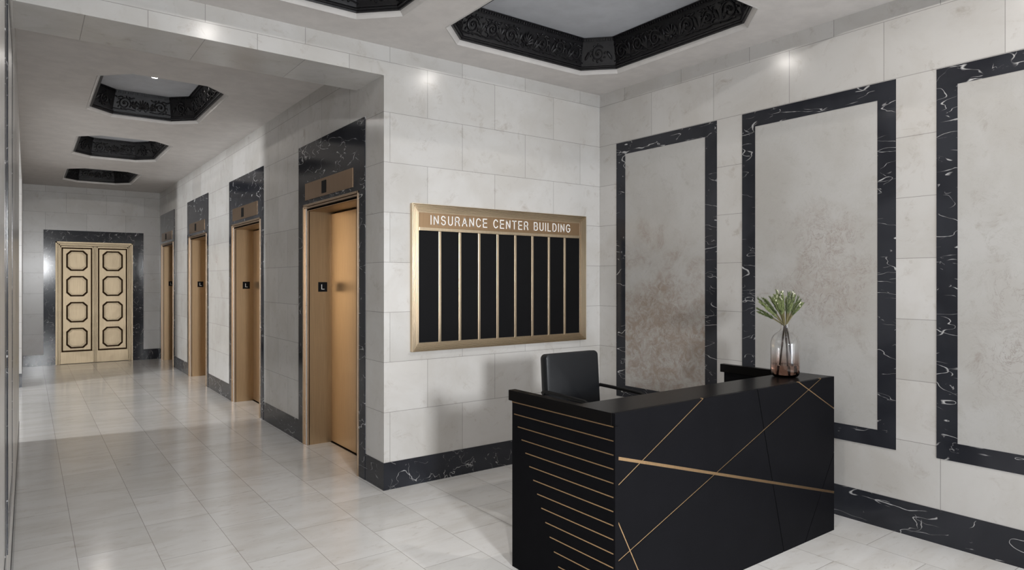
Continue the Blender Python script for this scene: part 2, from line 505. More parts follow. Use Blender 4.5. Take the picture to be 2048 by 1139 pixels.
# end wall
DX0, DX1, DZ = 0.455, 1.812, 2.487
struct(bm_obj('wall_end', slab((X0 - 0.22, X1 + 0.42), (0, ZC), [(DX0, DX1, -1, DZ)], YE, YE + 0.25, 'y'), M['stone']))
# unseen front wall with street windows; head and pier shaped to trim key daylight
struct(bm_obj('wall_front', slab((X0 - 0.22, X2 + 0.2), (0, ZC), [(0.05, 1.24, 0.3, 2.62), (1.5, 4.55, 0.3, 2.62)], YF - 0.2, YF, 'y'), M['stone']))
for n_, (a, b_, c, d) in enumerate([(0.05, 1.24, 0.3, 2.62), (1.5, 4.55, 0.3, 2.62)]):
    w = bpy.data.objects.new('window_%d' % (n_ + 1), None); C.objects.link(w); struct(w)
    q = MB()
    t = 0.05
    for (xa, xb, za, zb) in ((a, a + t, c, d), (b_ - t, b_, c, d), (a, b_, c, c + t), (a, b_, d - t, d)):
        q.box((xa, YF - 0.14, za), (xb, YF - 0.06, zb))
    if b_ - a > 2: q.box(((a + b_) / 2 - 0.025, YF - 0.14, c), ((a + b_) / 2 + 0.025, YF - 0.06, d))
    q.build('window_frame', M['window_paint'], w, bevel=0.004)
# side hall beyond the opening
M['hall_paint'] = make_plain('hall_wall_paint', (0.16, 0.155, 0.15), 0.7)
struct(box('wall_hall_near', (-8.2, 6.2, 0), (X0 - 0.22, 6.4, ZC), M['hall_paint']))
struct(box('wall_hall_far', (-8.2, 15.0, 0), (X0 - 0.22, 15.2, ZC), M['hall_paint']))
struct(bm_obj('wall_hall_side', slab((6.2, 15.2), (0, ZC), [(8.7, 10.9, 1.4, 3.4)], -8.2, -8.0, 'x'), M['hall_paint']))
struct(box('ceiling_hall', (-8.2, 6.2, ZC), (X0 - 0.1, 15.2, ZC + 0.1), M['hall_paint']))
w = bpy.data.objects.new('window_3', None); C.objects.link(w); struct(w)
q = MB()
for (ya, yb, za, zb) in ((8.7, 8.76, 1.4, 3.4), (10.84, 10.9, 1.4, 3.4), (8.7, 10.9, 1.4, 1.46), (8.7, 10.9, 3.34, 3.4)):
    q.box((-8.16, ya, za), (-8.08, yb, zb))
q.build('window_frame', M['window_paint'], w, bevel=0.004)

# baseboards in black marble
BH, BT = 0.222, 0.004
struct(box('baseboard_back', (X1 - BT, Y1 - BT, 0), (X2, Y1, BH), M['marble']))
struct(box('baseboard_right', (X2 - BT, YF, 0), (X2, Y1 - BT, BH), M['marble']))
ys = [Y1] + [v for s, w_ in EL for v in (s, s + w_)] + [YE]
for i in range(0, len(ys), 2):
    struct(box('baseboard_elevator', (X1 - BT, ys[i], 0), (X1, ys[i + 1], BH), M['marble']))
struct(box('baseboard_left', (X0, YF, 0), (X0 + BT, 8.62, BH), M['marble']))
q = MB(); q.box((X0, 13.0, 0), (X0 + BT, YE, BH)); q.box((X0 - 0.22, 13.0 - BT, 0), (X0 + BT, 13.0, BH)); struct(q.build('baseboard_left', M['marble']))
q = MB(); q.box((X0 + BT, YE - BT, 0), (0.26, YE, BH)); struct(q.build('baseboard_end', M['marble']))
q = MB(); q.box((2.012, YE - BT, 0), (X1 - BT, YE, BH)); struct(q.build('baseboard_end', M['marble']))

# ------------------------------------------------------------------ end double door
door = bpy.data.objects.new('door_1', None); C.objects.link(door); door.location = ((DX0 + DX1) / 2, YE, 0); struct(door)
cx = (DX0 + DX1) / 2; hw = (DX1 - DX0) / 2


def local_slab(name, ul, vl, holes, w0, w1, axis, m, parent):
    return bm_obj(name, slab(ul, vl, holes, w0, w1, axis), m, parent)


local_slab('marble_surround', (0.26 - cx, 2.012 - cx), (0, 2.715), [(-hw, hw, -1, DZ)], -0.006, 0.0, 'y', M['marble'], door)
q = MB()
# stepped bronze architrave
for (i0, i1, ya, yb) in ((0.0, 0.030, -0.014, 0.10), (0.034, 0.052, -0.004, 0.10), (0.056, 0.078, 0.008, 0.10)):
    q.box((-hw + i0, ya, 0), (-hw + i1, yb, DZ - i0)); q.box((hw - i1, ya, 0), (hw - i0, yb, DZ - i0))
    q.box((-hw + i0, ya, DZ - i1), (hw - i0, yb, DZ - i0))
q.build('door_frame', M['gold_door'], door, bevel=0.002)
q = MB(); q.box((-hw + 0.03, 0.03, 0), (-hw + 0.060, 0.14, DZ)); q.box((hw - 0.060, 0.03, 0), (hw - 0.03, 0.14, DZ)); q.box((-hw + 0.03, 0.03, DZ - 0.060), (hw - 0.03, 0.14, DZ - 0.028))
q.build('frame_groove', M['dark_bronze'], door)
LX = hw - 0.08


def octo(cx_, cz, a, b, c):
    return [(cx_ - a + c, cz - b), (cx_ + a - c, cz - b), (cx_ + a, cz - b + c), (cx_ + a, cz + b - c), (cx_ + a - c, cz + b), (cx_ - a + c, cz + b), (cx_ - a, cz + b - c), (cx_ - a, cz - b + c)]


TY = Matrix(((1, 0, 0, 0), (0, 0, 1, 0), (0, 1, 0, 0), (0, 0, 0, 1)))    # (x, z, y) -> (x, y, z)
ZT = DZ - 0.085
for side in (-1, 1):
    xa, xb = (-LX, -0.028) if side < 0 else (0.028, LX)
    leaf = MB(); leaf.box((xa, 0.045, 0.005), (xb, 0.085, ZT))
    leaf.box((xa, 0.034, 0.005), (xb, 0.046, 0.245))                       # kick plate
    for (a_, b_) in ((xa, xa + 0.022), (xb - 0.022, xb)): leaf.box((a_, 0.034, 0.245), (b_, 0.046, ZT))
    leaf.box((xa, 0.034, ZT - 0.03), (xb, 0.046, ZT))
    px0, px1, pz0, pz1 = xa + 0.045, xb - 0.045, 0.275, ZT - 0.055
    leaf.box((px0, 0.036, pz0), (px1, 0.046, pz1))
    lo = leaf.build('door_leaf', M['gold_door'], door, bevel=0.003)
    q = MB()
    q.ring([(xa + 0.023, 0.246), (xb - 0.023, 0.246), (xb - 0.023, ZT - 0.031), (xa + 0.023, ZT - 0.031)],
           [(px0 + 0.001, pz0 + 0.001), (px1 - 0.001, pz0 + 0.001), (px1 - 0.001, pz1 - 0.001), (px0 + 0.001, pz1 - 0.001)], 0.0425, 0.0445, TY)
    q.build('panel_groove', M['dark_bronze'], lo)
    pc = (px0 + px1) / 2
    for cz in (2.105, 1.583, 1.052, 0.523):
        q = MB()
        q.ring(octo(pc, cz, 0.184, 0.209, 0.073), octo(pc, cz, 0.155, 0.180, 0.063), 0.024, 0.037, TY)
        q.build('octagon_moulding', M['dark_bronze'], lo, bevel=0.002)
        q = MB()
        q.prism(octo(pc, cz, 0.150, 0.175, 0.062), 0.026, 0.037, TY)
        q.ring(octo(pc, cz, 0.141, 0.166, 0.059), octo(pc, cz, 0.128, 0.153, 0.055), 0.018, 0.027, TY)
        q.build('octagon_panel', M['gold_door'], lo, bevel=0.003)
q = MB(); q.box((-0.010, 0.030, 0.005), (0.010, 0.09, ZT)); q.box((-0.027, 0.038, 0.005), (-0.014, 0.09, ZT)); q.box((0.014, 0.038, 0.005), (0.027, 0.09, ZT))
q.build('meeting_stile', M['gold_door'], door, bevel=0.002)
box('door_backing', (-hw + 0.06, 0.088, 0), (hw - 0.06, 0.15, DZ), M['dark_bronze'], door)


# ------------------------------------------------------------------ text
def text_mesh(body, size, depth, spacing=1.0, width=None, height=None):
    cu = bpy.data.curves.new('text', 'FONT'); cu.body = body; cu.size = size; cu.extrude = depth / 2
    cu.space_character = spacing; cu.align_x = 'CENTER'; cu.align_y = 'CENTER'; cu.resolution_u = 6; cu.offset = -0.0012 * size / 0.1
    o = bpy.data.objects.new('text', cu); C.objects.link(o)
    dg = bpy.context.evaluated_depsgraph_get(); dg.update()
    me = bpy.data.meshes.new_from_object(o.evaluated_get(dg))
    bpy.data.objects.remove(o); bpy.data.curves.remove(cu)
    xs = [v.co.x for v in me.vertices]; ys_ = [v.co.y for v in me.vertices]
    sx = width / (max(xs) - min(xs)) if width else 1; sy = height / (max(ys_) - min(ys_)) if height else 1
    mx = (max(xs) + min(xs)) / 2; my = (max(ys_) + min(ys_)) / 2
    for v in me.vertices: v.co = Vector(((v.co.x - mx) * sx, (v.co.y - my) * sy, v.co.z))
    return me


# ------------------------------------------------------------------ elevators
ELAB = ['bronze elevator doorway nearest the lobby, with its door leaf in view', 'bronze elevator doorway, second from the lobby along the corridor',
        'bronze elevator doorway, third from the lobby along the corridor', 'bronze elevator doorway farthest from the lobby, beside the end wall']


def elevator(i):
    s, w_ = EL[i]; a, b_ = EO[i]; HT = 3.097
    e = thing('elevator_entrance', ELAB[i], 'elevator', (X1, s, 0), 0, 'elevator entrances along the corridor')
    A, B = a - s, b_ - s                       # clear opening in local y
    FO0, FO1, FZ = A - 0.062, B + 0.092, EZ + 0.066
    local_slab('marble_surround', (0, w_), (0, HT), [(FO0, FO1, -1, FZ)], -0.008, 0.0, 'x', M['marble'], e)
    q = MB()
    steps = ((0.0, 0.32, -0.016), (0.40, 0.64, -0.006), (0.72, 1.0, 0.004))
    for f0, f1, xf in steps:
        y0, y1 = FO0 + f0 * (A - FO0), FO0 + f1 * (A - FO0)
        y2, y3 = FO1 + f1 * (B - FO1), FO1 + f0 * (B - FO1)
        z0, z1 = FZ - f1 * 0.066, FZ - f0 * 0.066
        q.box((xf, y0, 0.0), (0.03, y1, z1)); q.box((xf, y2, 0.0), (0.03, y3, z1)); q.box((xf, y0, z0), (0.03, y3, z1))
    q.build('door_frame', M['bronze_light'], e, bevel=0.0015)
    q = MB(); q.box((0.004, FO0 + 0.01, 0), (0.028, A - 0.004, FZ - 0.01)); q.box((0.004, B + 0.004, 0), (0.028, FO1 - 0.01, FZ - 0.01)); q.box((0.004, A, EZ + 0.004), (0.028, B, FZ - 0.01))
    q.build('frame_groove', M['dark_bronze'], e)
    # deep jamb lining
    DXP = 0.262
    q = MB(); q.box((0.02, A - 0.012, 0), (0.40, A, EZ)); q.box((0.02, B, 0), (0.40, B + 0.012, EZ)); q.box((0.02, A - 0.012, EZ), (0.40, B + 0.012, EZ + 0.012))
    jl = q.build('jamb_lining', M['bronze'], e)
    hz = EZ - 0.004
    # door leaves, centre opening
    mid = (A + B) / 2 - 0.012
    q = MB(); q.box((DXP, mid + 0.003, 0.012), (DXP + 0.035, B - 0.002, hz - 0.012)); q.build('door_leaf', M['bronze'], e, bevel=0.0015)
    q = MB(); q.box((DXP, A + 0.002, 0.012), (DXP + 0.035, mid - 0.003, hz - 0.012)); q.build('door_leaf', M['bronze'], e, bevel=0.0015)
    box('door_backing', (DXP + 0.036, A, 0.0), (DXP + 0.06, B, EZ), M['dark_bronze'], e)
    box('threshold', (DXP - 0.012, A, -0.002), (DXP + 0.036, B, 0.004), M['dark_bronze'], e)
    # floor sign on the far jamb
    sg = MB(); sg.box((0.118, B - 0.004, 1.583), (0.214, B, 1.683)); so = sg.build('floor_sign', M['black'], e, bevel=0.001)
    me = text_mesh('L', 0.08, 0.002, width=0.033, height=0.052); me.materials.append(M['white_letter'])
    lo = bpy.data.objects.new('letter', me); C.objects.link(lo); lo.parent = so
    lo.location = (0.168, B - 0.0045, 1.633); lo.rotation_euler = (PI / 2, 0, 0)
    # indicator plate over the door
    ip = box('indicator_panel', (-0.014, 0.245, 2.523), (-0.008, w_ - 0.214, 2.695), M['indicator'], e, bevel=0.001)
    c = 0.245 + (w_ - 0.459) / 2
    box('display', (-0.017, c + 0.02, 2.547), (-0.0135, c + 0.135, 2.668), M['black'], ip)
    return e


for i in range(4): elevator(i)


# ------------------------------------------------------------------ wall panels with black borders
def wall_panel(y0, y1, x, side, mslab, label, group):
    t = thing('wall_panel', label, 'wall panel', (x, y0, 0), 0, group)
    z0, z1, bw = 0.553, 3.063, 0.1195; w_ = y1 - y0; th = 0.005
    xa, xb = (-th, 0) if side > 0 else (0, th)
    local_slab('marble_border', (0, w_), (z0, z1), [(bw, w_ - bw, z0 + 0.115, z1 - 0.12)], xa, xb, 'x', M['marble'], t)
    box('stone_infill', (xa * 0.6, bw, z0 + 0.115), (xb * 0.6, w_ - bw, z1 - 0.12), mslab, t)
    return t


G = 'black bordered panels on the right wall'
wall_panel(3.458, 4.641, X2, 1, M['slab1'], 'black marble bordered wall panel nearest the corner, with rusty brown staining', G)
wall_panel(2.0235, 3.210, X2, 1, M['slab2'], 'black marble bordered wall panel directly behind the glass vase', G)
wall_panel(0.590, 1.7765, X2, 1, M['slab3'], 'black marble bordered wall panel cut by the right edge of the view', G)
GL = 'black bordered panels on the left wall'
for y0, y1, lb in ((3.458, 4.641, 'black bordered panel far along the left wall, seen edge-on'), (2.0235, 3.210, 'black bordered panel near the camera on the left wall, seen edge-on')):
    wall_panel(y0, y1, X0, -1, M['slab3'], lb, GL)

# ------------------------------------------------------------------ ceiling coffers with cast scroll frieze
random.seed(4)


def scroll_panel(L, H=0.262):
    """relief in local (u along, v up, w out of the face)"""
    q = MB()
    q.box((0, 0, -0.02), (L, H, 0.0))
    # bottom mouldings
    for v0, v1, w1 in ((0.0, 0.012, 0.020), (0.014, 0.034, 0.013), (0.036, 0.046, 0.022)):
        q.box((0, v0, -0.002), (L, v1, w1))
    q.tube([(0, 0.024, 0.014), (L, 0.024, 0.014)], 0.010, 8)
    k = max(1, int(L / 0.17))
    for j in range(k):
        u = (j + 0.5) * L / k
        for d in (-0.012, 0, 0.012): q.tube([(u + d, 0.014, 0.018), (u + d + 0.003, 0.034, 0.018)], 0.0035, 5)
    # top bead and dart row
    q.box((0, H - 0.008, -0.002), (L, H, 0.018)); q.box((0, H - 0.034, -0.002), (L, H - 0.030, 0.012))
    k = max(2, int(L / 0.026))
    for j in range(k):
        u = (j + 0.5) * L / k
        q.box((u - 0.009, H - 0.028, 0.0), (u + 0.009, H - 0.010, 0.010))
    vc = 0.142
    def leafdrop(u, v, ang, ln, wd, h=0.012):
        T = Matrix.Translation((u + math.cos(ang) * ln * 0.5, v + math.sin(ang) * ln * 0.5, 0.004)) @ Matrix.Rotation(ang, 4, 'Z') @ Matrix.Rotation(-0.25, 4, 'Y') @ Matrix.Diagonal((ln * 0.55, wd, h, 1))
        q.blob(T, 7, 4)
    def spiral(u, v, R, turns, a0, sgn, r0=0.0085):
        pts = []; rr = []; n = int(turns * 14)
        for i in range(n + 1):
            t = i / n; r = R * (1 - t) ** 0.85 + 0.004; a = a0 + sgn * t * turns * 2 * PI
            pts.append((u + math.cos(a) * r, v + math.sin(a) * r, 0.006 + 0.010 * t)); rr.append(r0 * (1 - 0.45 * t))
        q.tube(pts, rr, 6)
        q.blob(Matrix.Translation((u, v, 0.014)) @ Matrix.Diagonal((0.012, 0.012, 0.011, 1)))
        for i in range(9):
            a = a0 + sgn * (0.1 + i * 0.095) * 2 * PI; rr_ = R * (1.02 - 0.02 * i)
            leafdrop(u + math.cos(a) * rr_, v + math.sin(a) * rr_, a + sgn * 0.9, R * 0.42, R * 0.13, 0.010)
    def palmette(u, v, s):
        for k_, a in enumerate((-1.15, -0.72, -0.35, 0, 0.35, 0.72, 1.15)):
            leafdrop(u, v, PI / 2 + a, s * (1.15 - abs(a) * 0.28), s * 0.105, 0.013)
        q.blob(Matrix.Translation((u, v, 0.012)) @ Matrix.Diagonal((0.016, 0.014, 0.014, 1)))
        for sg in (-1, 1):
            spiral_small(u + sg * 0.034, v - 0.018, 0.022, sg)
    def spiral_small(u, v, R, sg):
        pts = [(u + math.cos(a) * r, v + math.sin(a) * r, 0.008) for a, r in [(PI / 2 * (1 - sg) + sg * t * 7.5, R * (1 - t * 0.85)) for t in [i / 16 for i in range(17)]]]
        q.tube(pts, [0.005 * (1 - 0.4 * i / 16) for i in range(17)], 5)
    if L < 0.5:
        spiral(L / 2, vc, min(0.066, L * 0.3), 1.9, PI * 0.75, -1)
        leafdrop(0.03, 0.08, 1.1, 0.09, 0.016); leafdrop(L - 0.03, 0.08, PI - 1.1, 0.09, 0.016)
    else:
        c = L / 2
        palmette(c, 0.098, 0.095)
        n = max(1, int((L / 2 - 0.08) / 0.175)); st = (L / 2 - 0.06) / n
        for sg in (-1, 1):
            for j in range(n):
                u = c + sg * (0.075 + st * (j + 0.5))
                R = 0.068 if j % 2 == 0 else 0.060
                spiral(u, vc + (0.004 if j % 2 else -0.004), R, 1.9, PI / 2 + sg * 2.2, -sg if j % 2 == 0 else sg)
                uu = u - sg * st * 0.5
                for d, a in ((0, 1.2), (0.01, 1.7), (-0.01, 0.8)):
                    leafdrop(uu + d, 0.075, a if sg > 0 else PI - a, 0.11, 0.014)
                # running stem beneath the scrolls
                q.tube([(u - st * 0.5, 0.066, 0.006), (u - st * 0.2, 0.078, 0.010), (u + st * 0.2, 0.066, 0.010), (u + st * 0.5, 0.074, 0.006)], 0.006, 6)
                for d in range(4):
                    leafdrop(u - st * 0.45 + d * st * 0.3, 0.215, PI + 0.5 if d % 2 else -0.4, 0.045, 0.009, 0.008)
    return q


CLAB = ['octagonal ceiling coffer with black scroll frieze above the reception desk', 'octagonal ceiling coffer cropped at the top edge, left of the desk coffer',
        'octagonal coffer nearest the lobby in the corridor ceiling', 'octagonal coffer in the middle of the corridor ceiling', 'octagonal coffer farthest down the corridor ceiling',
        'added unseen octagonal lobby coffer over the front of the reception desk, nearer the street windows', 'added unseen octagonal lobby coffer overhead beside the left wall, nearer the street windows']
LLAB = ['round puck light in the coffer above the reception desk', 'round puck light in the cropped lobby coffer',
        'bright round puck light in the nearest corridor coffer', 'round puck light in the middle corridor coffer', 'round puck light in the farthest corridor coffer',
        'added round puck light in the unseen coffer over the front of the desk', 'added round puck light in the unseen coffer overhead beside the left wall']
ZF0, ZF1 = ZC + 0.03, ZC + 0.30
for ci, cdef in enumerate(COF):
    x0, x1, y0, y1, ch = cdef; mx, my = (x0 + x1) / 2, (y0 + y1) / 2
    t = thing('ceiling_coffer', CLAB[ci], 'ceiling coffer', (mx, my, ZC), 0, 'octagonal ceiling coffers')
    R_ = lambda d: [(px - mx, py - my) for px, py in octagon(*cdef, d=d)]
    lo, li, top = R_(0.034), R_(0.0), R_(-0.075)
    # sloping pale rim
    n = 8; q = MB()
    vs = [(*p, -0.001) for p in lo] + [(*p, -0.003) for p in R_(0.026)] + [(*p, 0.03) for p in li] + [(*p, 0.03) for p in lo]
    fs = []
    for r in range(4):
        for i in range(n):
            j = (i + 1) % n; fs.append((r * n + i, r * n + j, ((r + 1) % 4) * n + j, ((r + 1) % 4) * n + i))
    q.add(vs, fs); q.build('coffer_rim', M['trimwhite'], t)
    # frieze panels
    slope_h = ZF1 - ZF0
    for i in range(n):
        a = Vector((*li[i], ZF0 - ZC)); b_ = Vector((*li[(i + 1) % n], ZF0 - ZC)); ta = Vector((*top[i], ZF1 - ZC)); tb = Vector((*top[(i + 1) % n], ZF1 - ZC))
        L = (b_ - a).length; u = (b_ - a).normalized(); mt = (ta + tb) / 2; mb_ = (a + b_) / 2
        v = (mt - mb_).normalized(); H = (mt - mb_).length; wv = u.cross(v)
        if wv.dot(Vector((-mb_.x, -mb_.y, 0))) < 0: wv = -wv
        q = scroll_panel(L, H)
        # taper towards the top so neighbouring panels meet in a mitre
        Lt = (tb - ta).length; out = []
        for (pu, pv, pw) in q.v:
            k = 1 - (1 - Lt / L) * max(0.0, min(1.0, pv / H)); k2 = 1 - 2 * 0.414 * max(pw, 0) / L
            uu = L / 2 + (pu - L / 2) * k * k2
            out.append(tuple(a + u * uu + v * pv + wv * pw))
        q.v = out
        q.build('frieze_panel', M['iron'], t, smooth=True)
    q = MB(); q.prism(R_(-0.05), ZF1 - ZC - 0.002, ZF1 - ZC + 0.03); q.build('recess_panel', M['recess'], t)
    lt = thing('ceiling_light', LLAB[ci], 'ceiling light', (mx, my, ZF1 - 0.002), 0, 'puck lights in the coffers')
    q = MB(); q.lathe([(0.048, 0), (0.050, -0.004), (0.046, -0.022), (0.040, -0.024), (0.038, -0.018), (0.036, 0)], 28); q.build('housing', M['trimwhite'], lt, smooth=True)
    q = MB(); q.lathe([(0.036, -0.004), (0.036, -0.026), (0.030, -0.031), (0.012, -0.033)], 28); q.build('lens', M['lamp'], lt, smooth=True)
    ld = bpy.data.lights.new('puck_lamp', 'AREA'); ld.shape = 'DISK'; ld.size = 0.07; ld.energy = PUCK_HALL if y0 > 5 else PUCK_LOBBY if y0 > 2 else PUCK_ADDED; ld.color = (1.0, 0.95, 0.90)
    lo_ = bpy.data.objects.new('puck_lamp', ld); C.objects.link(lo_); lo_.parent = lt; lo_.location = (0, 0, -0.036)

# ------------------------------------------------------------------ directory board
dr = thing('building_directory', 'bronze framed building directory with nine black columns on the stone wall', 'directory board', (3.5325, Y1, 1.7245))
HWd, HHd = 0.9745, 0.6165
q = MB()
for k in range(7):
    d0, d1 = k * 0.0105, (k + 1) * 0.0105 - 0.0042; yf = -0.042 + k * 0.0036
    ri = lambda d: [(-HWd + d, -HHd + d), (HWd - d, -HHd + d), (HWd - d, HHd - d), (-HWd + d, HHd - d)]
    q.ring(ri(d0), ri(d1 if k < 6 else 0.072), yf, 0.0, TY)
q.ring(ri(0.001), ri(0.0715), -0.012, 0.0, TY)
q.build('frame', M['sign_bronze'], dr, bevel=0.0012)
iu, iv0, iv1 = HWd - 0.070, -HHd + 0.0655, HHd - 0.0705
bar_t = 2.118 - 1.7245         # top of the black columns
hp = box('header_panel', (-iu, -0.020, bar_t + 0.028), (iu, 0, iv1), M['sign_plate'], dr)
def arc(cx_, cy_, rx, ry, a0, a1, n=12):
    return [(cx_ + rx * math.cos(math.radians(a0 + (a1 - a0) * k / n)), cy_ + ry * math.sin(math.radians(a0 + (a1 - a0) * k / n))) for k in range(n + 1)]


# grotesque capitals as centre lines in a box 1 unit high: strokes, width
GL_ = {
    'I': ([[(0.0, 0), (0.0, 1)]], 0.0),
    'N': ([[(0, 0), (0, 1)], [(0, 1), (0.62, 0)], [(0.62, 0), (0.62, 1)]], 0.62),
    'S': ([arc(0.31, 0.745, 0.27, 0.255, 20, 180) + arc(0.31, 0.745, 0.27, 0.22, 180, 262, 6)[1:] + arc(0.33, 0.27, 0.29, 0.255, 82, 0, 7) + arc(0.33, 0.27, 0.29, 0.27, 0, -168, 12)[1:]], 0.64),
    'U': ([[(0, 1), (0, 0.28)] + arc(0.30, 0.29, 0.30, 0.29, 180, 360)[1:] + [(0.60, 1)]], 0.60),
    'R': ([[(0, 0), (0, 1)], [(0, 1), (0.36, 1)] + arc(0.36, 0.74, 0.25, 0.26, 90, -90)[1:] + [(0, 0.48)], [(0.36, 0.48), (0.52, 0.34), (0.64, 0)]], 0.64),
    'A': ([[(0, 0), (0.36, 1)], [(0.36, 1), (0.72, 0)], [(0.125, 0.35), (0.595, 0.35)]], 0.72),
    'C': ([arc(0.36, 0.5, 0.36, 0.5, 38, 322, 24)], 0.68),
    'E': ([[(0.56, 1), (0, 1), (0, 0), (0.58, 0)], [(0, 0.52), (0.53, 0.52)]], 0.58),
    'T': ([[(0.31, 0), (0.31, 1)], [(0, 1), (0.62, 1)]], 0.62),
    'B': ([[(0, 0), (0, 1), (0.34, 1)] + arc(0.34, 0.765, 0.22, 0.235, 90, -90)[1:] + [(0, 0.53)], [(0.34, 0.53)] + arc(0.35, 0.265, 0.26, 0.265, 90, -90) + [(0, 0)]], 0.61),
    'L': ([[(0, 1), (0, 0), (0.5, 0)]], 0.5),
    'D': ([[(0, 0), (0, 1), (0.26, 1)] + arc(0.26, 0.5, 0.38, 0.5, 90, -90, 16)[1:] + [(0, 0)]], 0.64),
    'G': ([arc(0.37, 0.5, 0.37, 0.5, 40, 340, 24)[:-1] + [(0.70, 0.26), (0.70, 0.47), (0.42, 0.47)]], 0.70),
}


def word_mesh(word, u0, hgt, wid, sw, gap, depth):
    """flat bar strokes standing proud of the plate, returned with the end position"""
    q = MB(); u = u0
    for chn in word:
        st, w_ = GL_[chn]
        for line in st:
            P = [Vector((u + x * hgt * wid, 0, (y - 0.5) * (hgt - sw))) for x, y in line]; n = len(P)
            L_, R_2 = [], []
            for i in range(n):
                d0 = (P[i] - P[i - 1]).normalized() if i else None; d1 = (P[i + 1] - P[i]).normalized() if i < n - 1 else None
                d0 = d0 or d1; d1 = d1 or d0
                t = (d0 + d1).normalized(); nr = Vector((-t.z, 0, t.x)); k = 1 / max(0.5, t.dot(d0))
                e = t * (sw / 2 if i == n - 1 else -sw / 2 if i == 0 else 0) * (1 if chn not in 'BRD' else 0.98)
                L_.append(P[i] + nr * sw / 2 * k + e); R_2.append(P[i] - nr * sw / 2 * k + e)
            vs = [tuple(v) for v in L_] + [tuple(v) for v in R_2] + [(v.x, -depth, v.z) for v in L_] + [(v.x, -depth, v.z) for v in R_2]
            fs = []
            for i in range(n - 1):
                fs += [(i, i + 1, n + i + 1, n + i), (2 * n + i, 3 * n + i, 3 * n + i + 1, 2 * n + i + 1), (i, 2 * n + i, 2 * n + i + 1, i + 1), (n + i, n + i + 1, 3 * n + i + 1, 3 * n + i)]
            fs += [(0, n, 3 * n, 2 * n), (n - 1, 3 * n - 1, 4 * n - 1, 2 * n - 1)]
            q.add(vs, fs)
        u += w_ * hgt * wid + gap
    return q, u - gap


zt = 2.212 - 1.7245
HT_, SW_ = 0.080, 0.0082
def total(wid, gap=0.0300, sp=0.076):
    u = 0
    for wd in ('INSURANCE', 'CENTER', 'BUILDING'):
        u = word_mesh(wd, u, HT_, wid, SW_, gap, 0.004)[1] + sp
    return u - sp
wid_ = 1.0
for _ in range(12): wid_ *= 1 + (1.560 - total(wid_)) / 1.3
u = -0.0095 - 0.780
for word in ('INSURANCE', 'CENTER', 'BUILDING'):
    q, u = word_mesh(word, u, HT_, wid_, SW_, 0.0300, 0.004)
    tx = q.build('lettering', M['white_letter'], hp); tx.location = (0, -0.0202, zt); u += 0.076
    tx['label'] = 'white raised lettering reading ' + word
box('crossbar', (-iu, -0.030, bar_t), (iu, 0, bar_t + 0.028), M['sign_bronze'], dr, bevel=0.002)
cw = (2 * iu) / 9
for k in range(9):
    xa = -iu + k * cw + (0.0125 if k else 0); xb = -iu + (k + 1) * cw - (0.0125 if k < 8 else 0)
    box('listing_panel', (xa, -0.014, iv0), (xb, 0, bar_t), M['black'], dr)
    if k < 8: box('mullion', (xb, -0.026, iv0), (xb + 0.025, 0, bar_t), M['sign_bronze'], dr, bevel=0.002)

# ------------------------------------------------------------------ reception desk
DKX0, DKX1, DKY0, DKY1, DKZ = 2.318, 4.428, 2.290, 3.170, 1.046
dk = thing('reception_desk', 'black reception desk with brass inlay lines, in front of the directory wall', 'reception desk', (DKX0, DKY0, 0))
LXd, LYd = DKX1 - DKX0, DKY1 - DKY0
Lx = lambda x: x - DKX0


def front_panel():
    """front face cut along straight inlay lines into raised facets"""
    x0, x1, z0, z1 = 0.030, LXd, 0.0, DKZ
    bm = bmesh.new()
    f = bm.faces.new([bm.verts.new((x0, 0, z0)), bm.verts.new((x1, 0, z0)), bm.verts.new((x1, 0, z1)), bm.verts.new((x0, 0, z1))])
    for (xa, za, xb, zb, w_) in INL:
        d = Vector((xb - xa, 0, zb - za)).normalized(); nrm = Vector((d.z, 0, -d.x))
        bmesh.ops.bisect_plane(bm, geom=bm.verts[:] + bm.edges[:] + bm.faces[:], plane_co=(xa, 0, za), plane_no=nrm, dist=1e-5)
    polys = []
    for f in bm.faces: polys.append([v.co.copy() for v in f.verts])
    bm.free()
    q = MB()
    for P in polys:
        n = len(P); c = sum(P, Vector()) / n
        area_ = sum((P[i] - c).cross(P[(i + 1) % n] - c).length for i in range(n)) / 2
        if area_ < 1e-4: continue
        # inset each edge except those on the border of the panel
        def off(i):
            a, b_ = P[i], P[(i + 1) % n]
            on = (abs(a.x - x0) < 1e-4 and abs(b_.x - x0) < 1e-4) or (abs(a.x - x1) < 1e-4 and abs(b_.x - x1) < 1e-4) or (abs(a.z - z0) < 1e-4 and abs(b_.z - z0) < 1e-4) or (abs(a.z - z1) < 1e-4 and abs(b_.z - z1) < 1e-4)
            w_ = 0.0 if on else 0.0042
            if not on:
                for (xa, za, xb, zb, ww) in INL:
                    d = Vector((xb - xa, 0, zb - za)).normalized(); nr = Vector((d.z, 0, -d.x))
                    if abs((a - Vector((xa, 0, za))).dot(nr)) < 1e-4 and abs((b_ - Vector((xa, 0, za))).dot(nr)) < 1e-4: w_ = ww
            d = (b_ - a).normalized(); nn = Vector((-d.z, 0, d.x))
            if nn.dot(c - a) < 0: nn = -nn
            return a + nn * w_, d
        L = [off(i) for i in range(n)]
        ins = []
        for i in range(n):
            (p, d), (p2, d2) = L[i - 1], L[i]
            den = d.x * d2.z - d.z * d2.x
            if abs(den) < 1e-6: ins.append(p2); continue
            tt = ((p2.x - p.x) * d2.z - (p2.z - p.z) * d2.x) / den
            ins.append(p + d * tt)
        vs = [(v.x, 0.0, v.z) for v in ins] + [(v.x, 0.020, v.z) for v in ins]
        q.add(vs, [tuple(range(n)), tuple(range(2 * n - 1, n - 1, -1))] + [(i, (i + 1) % n, (i + 1) % n + n, i + n) for i in range(n)])
    return q


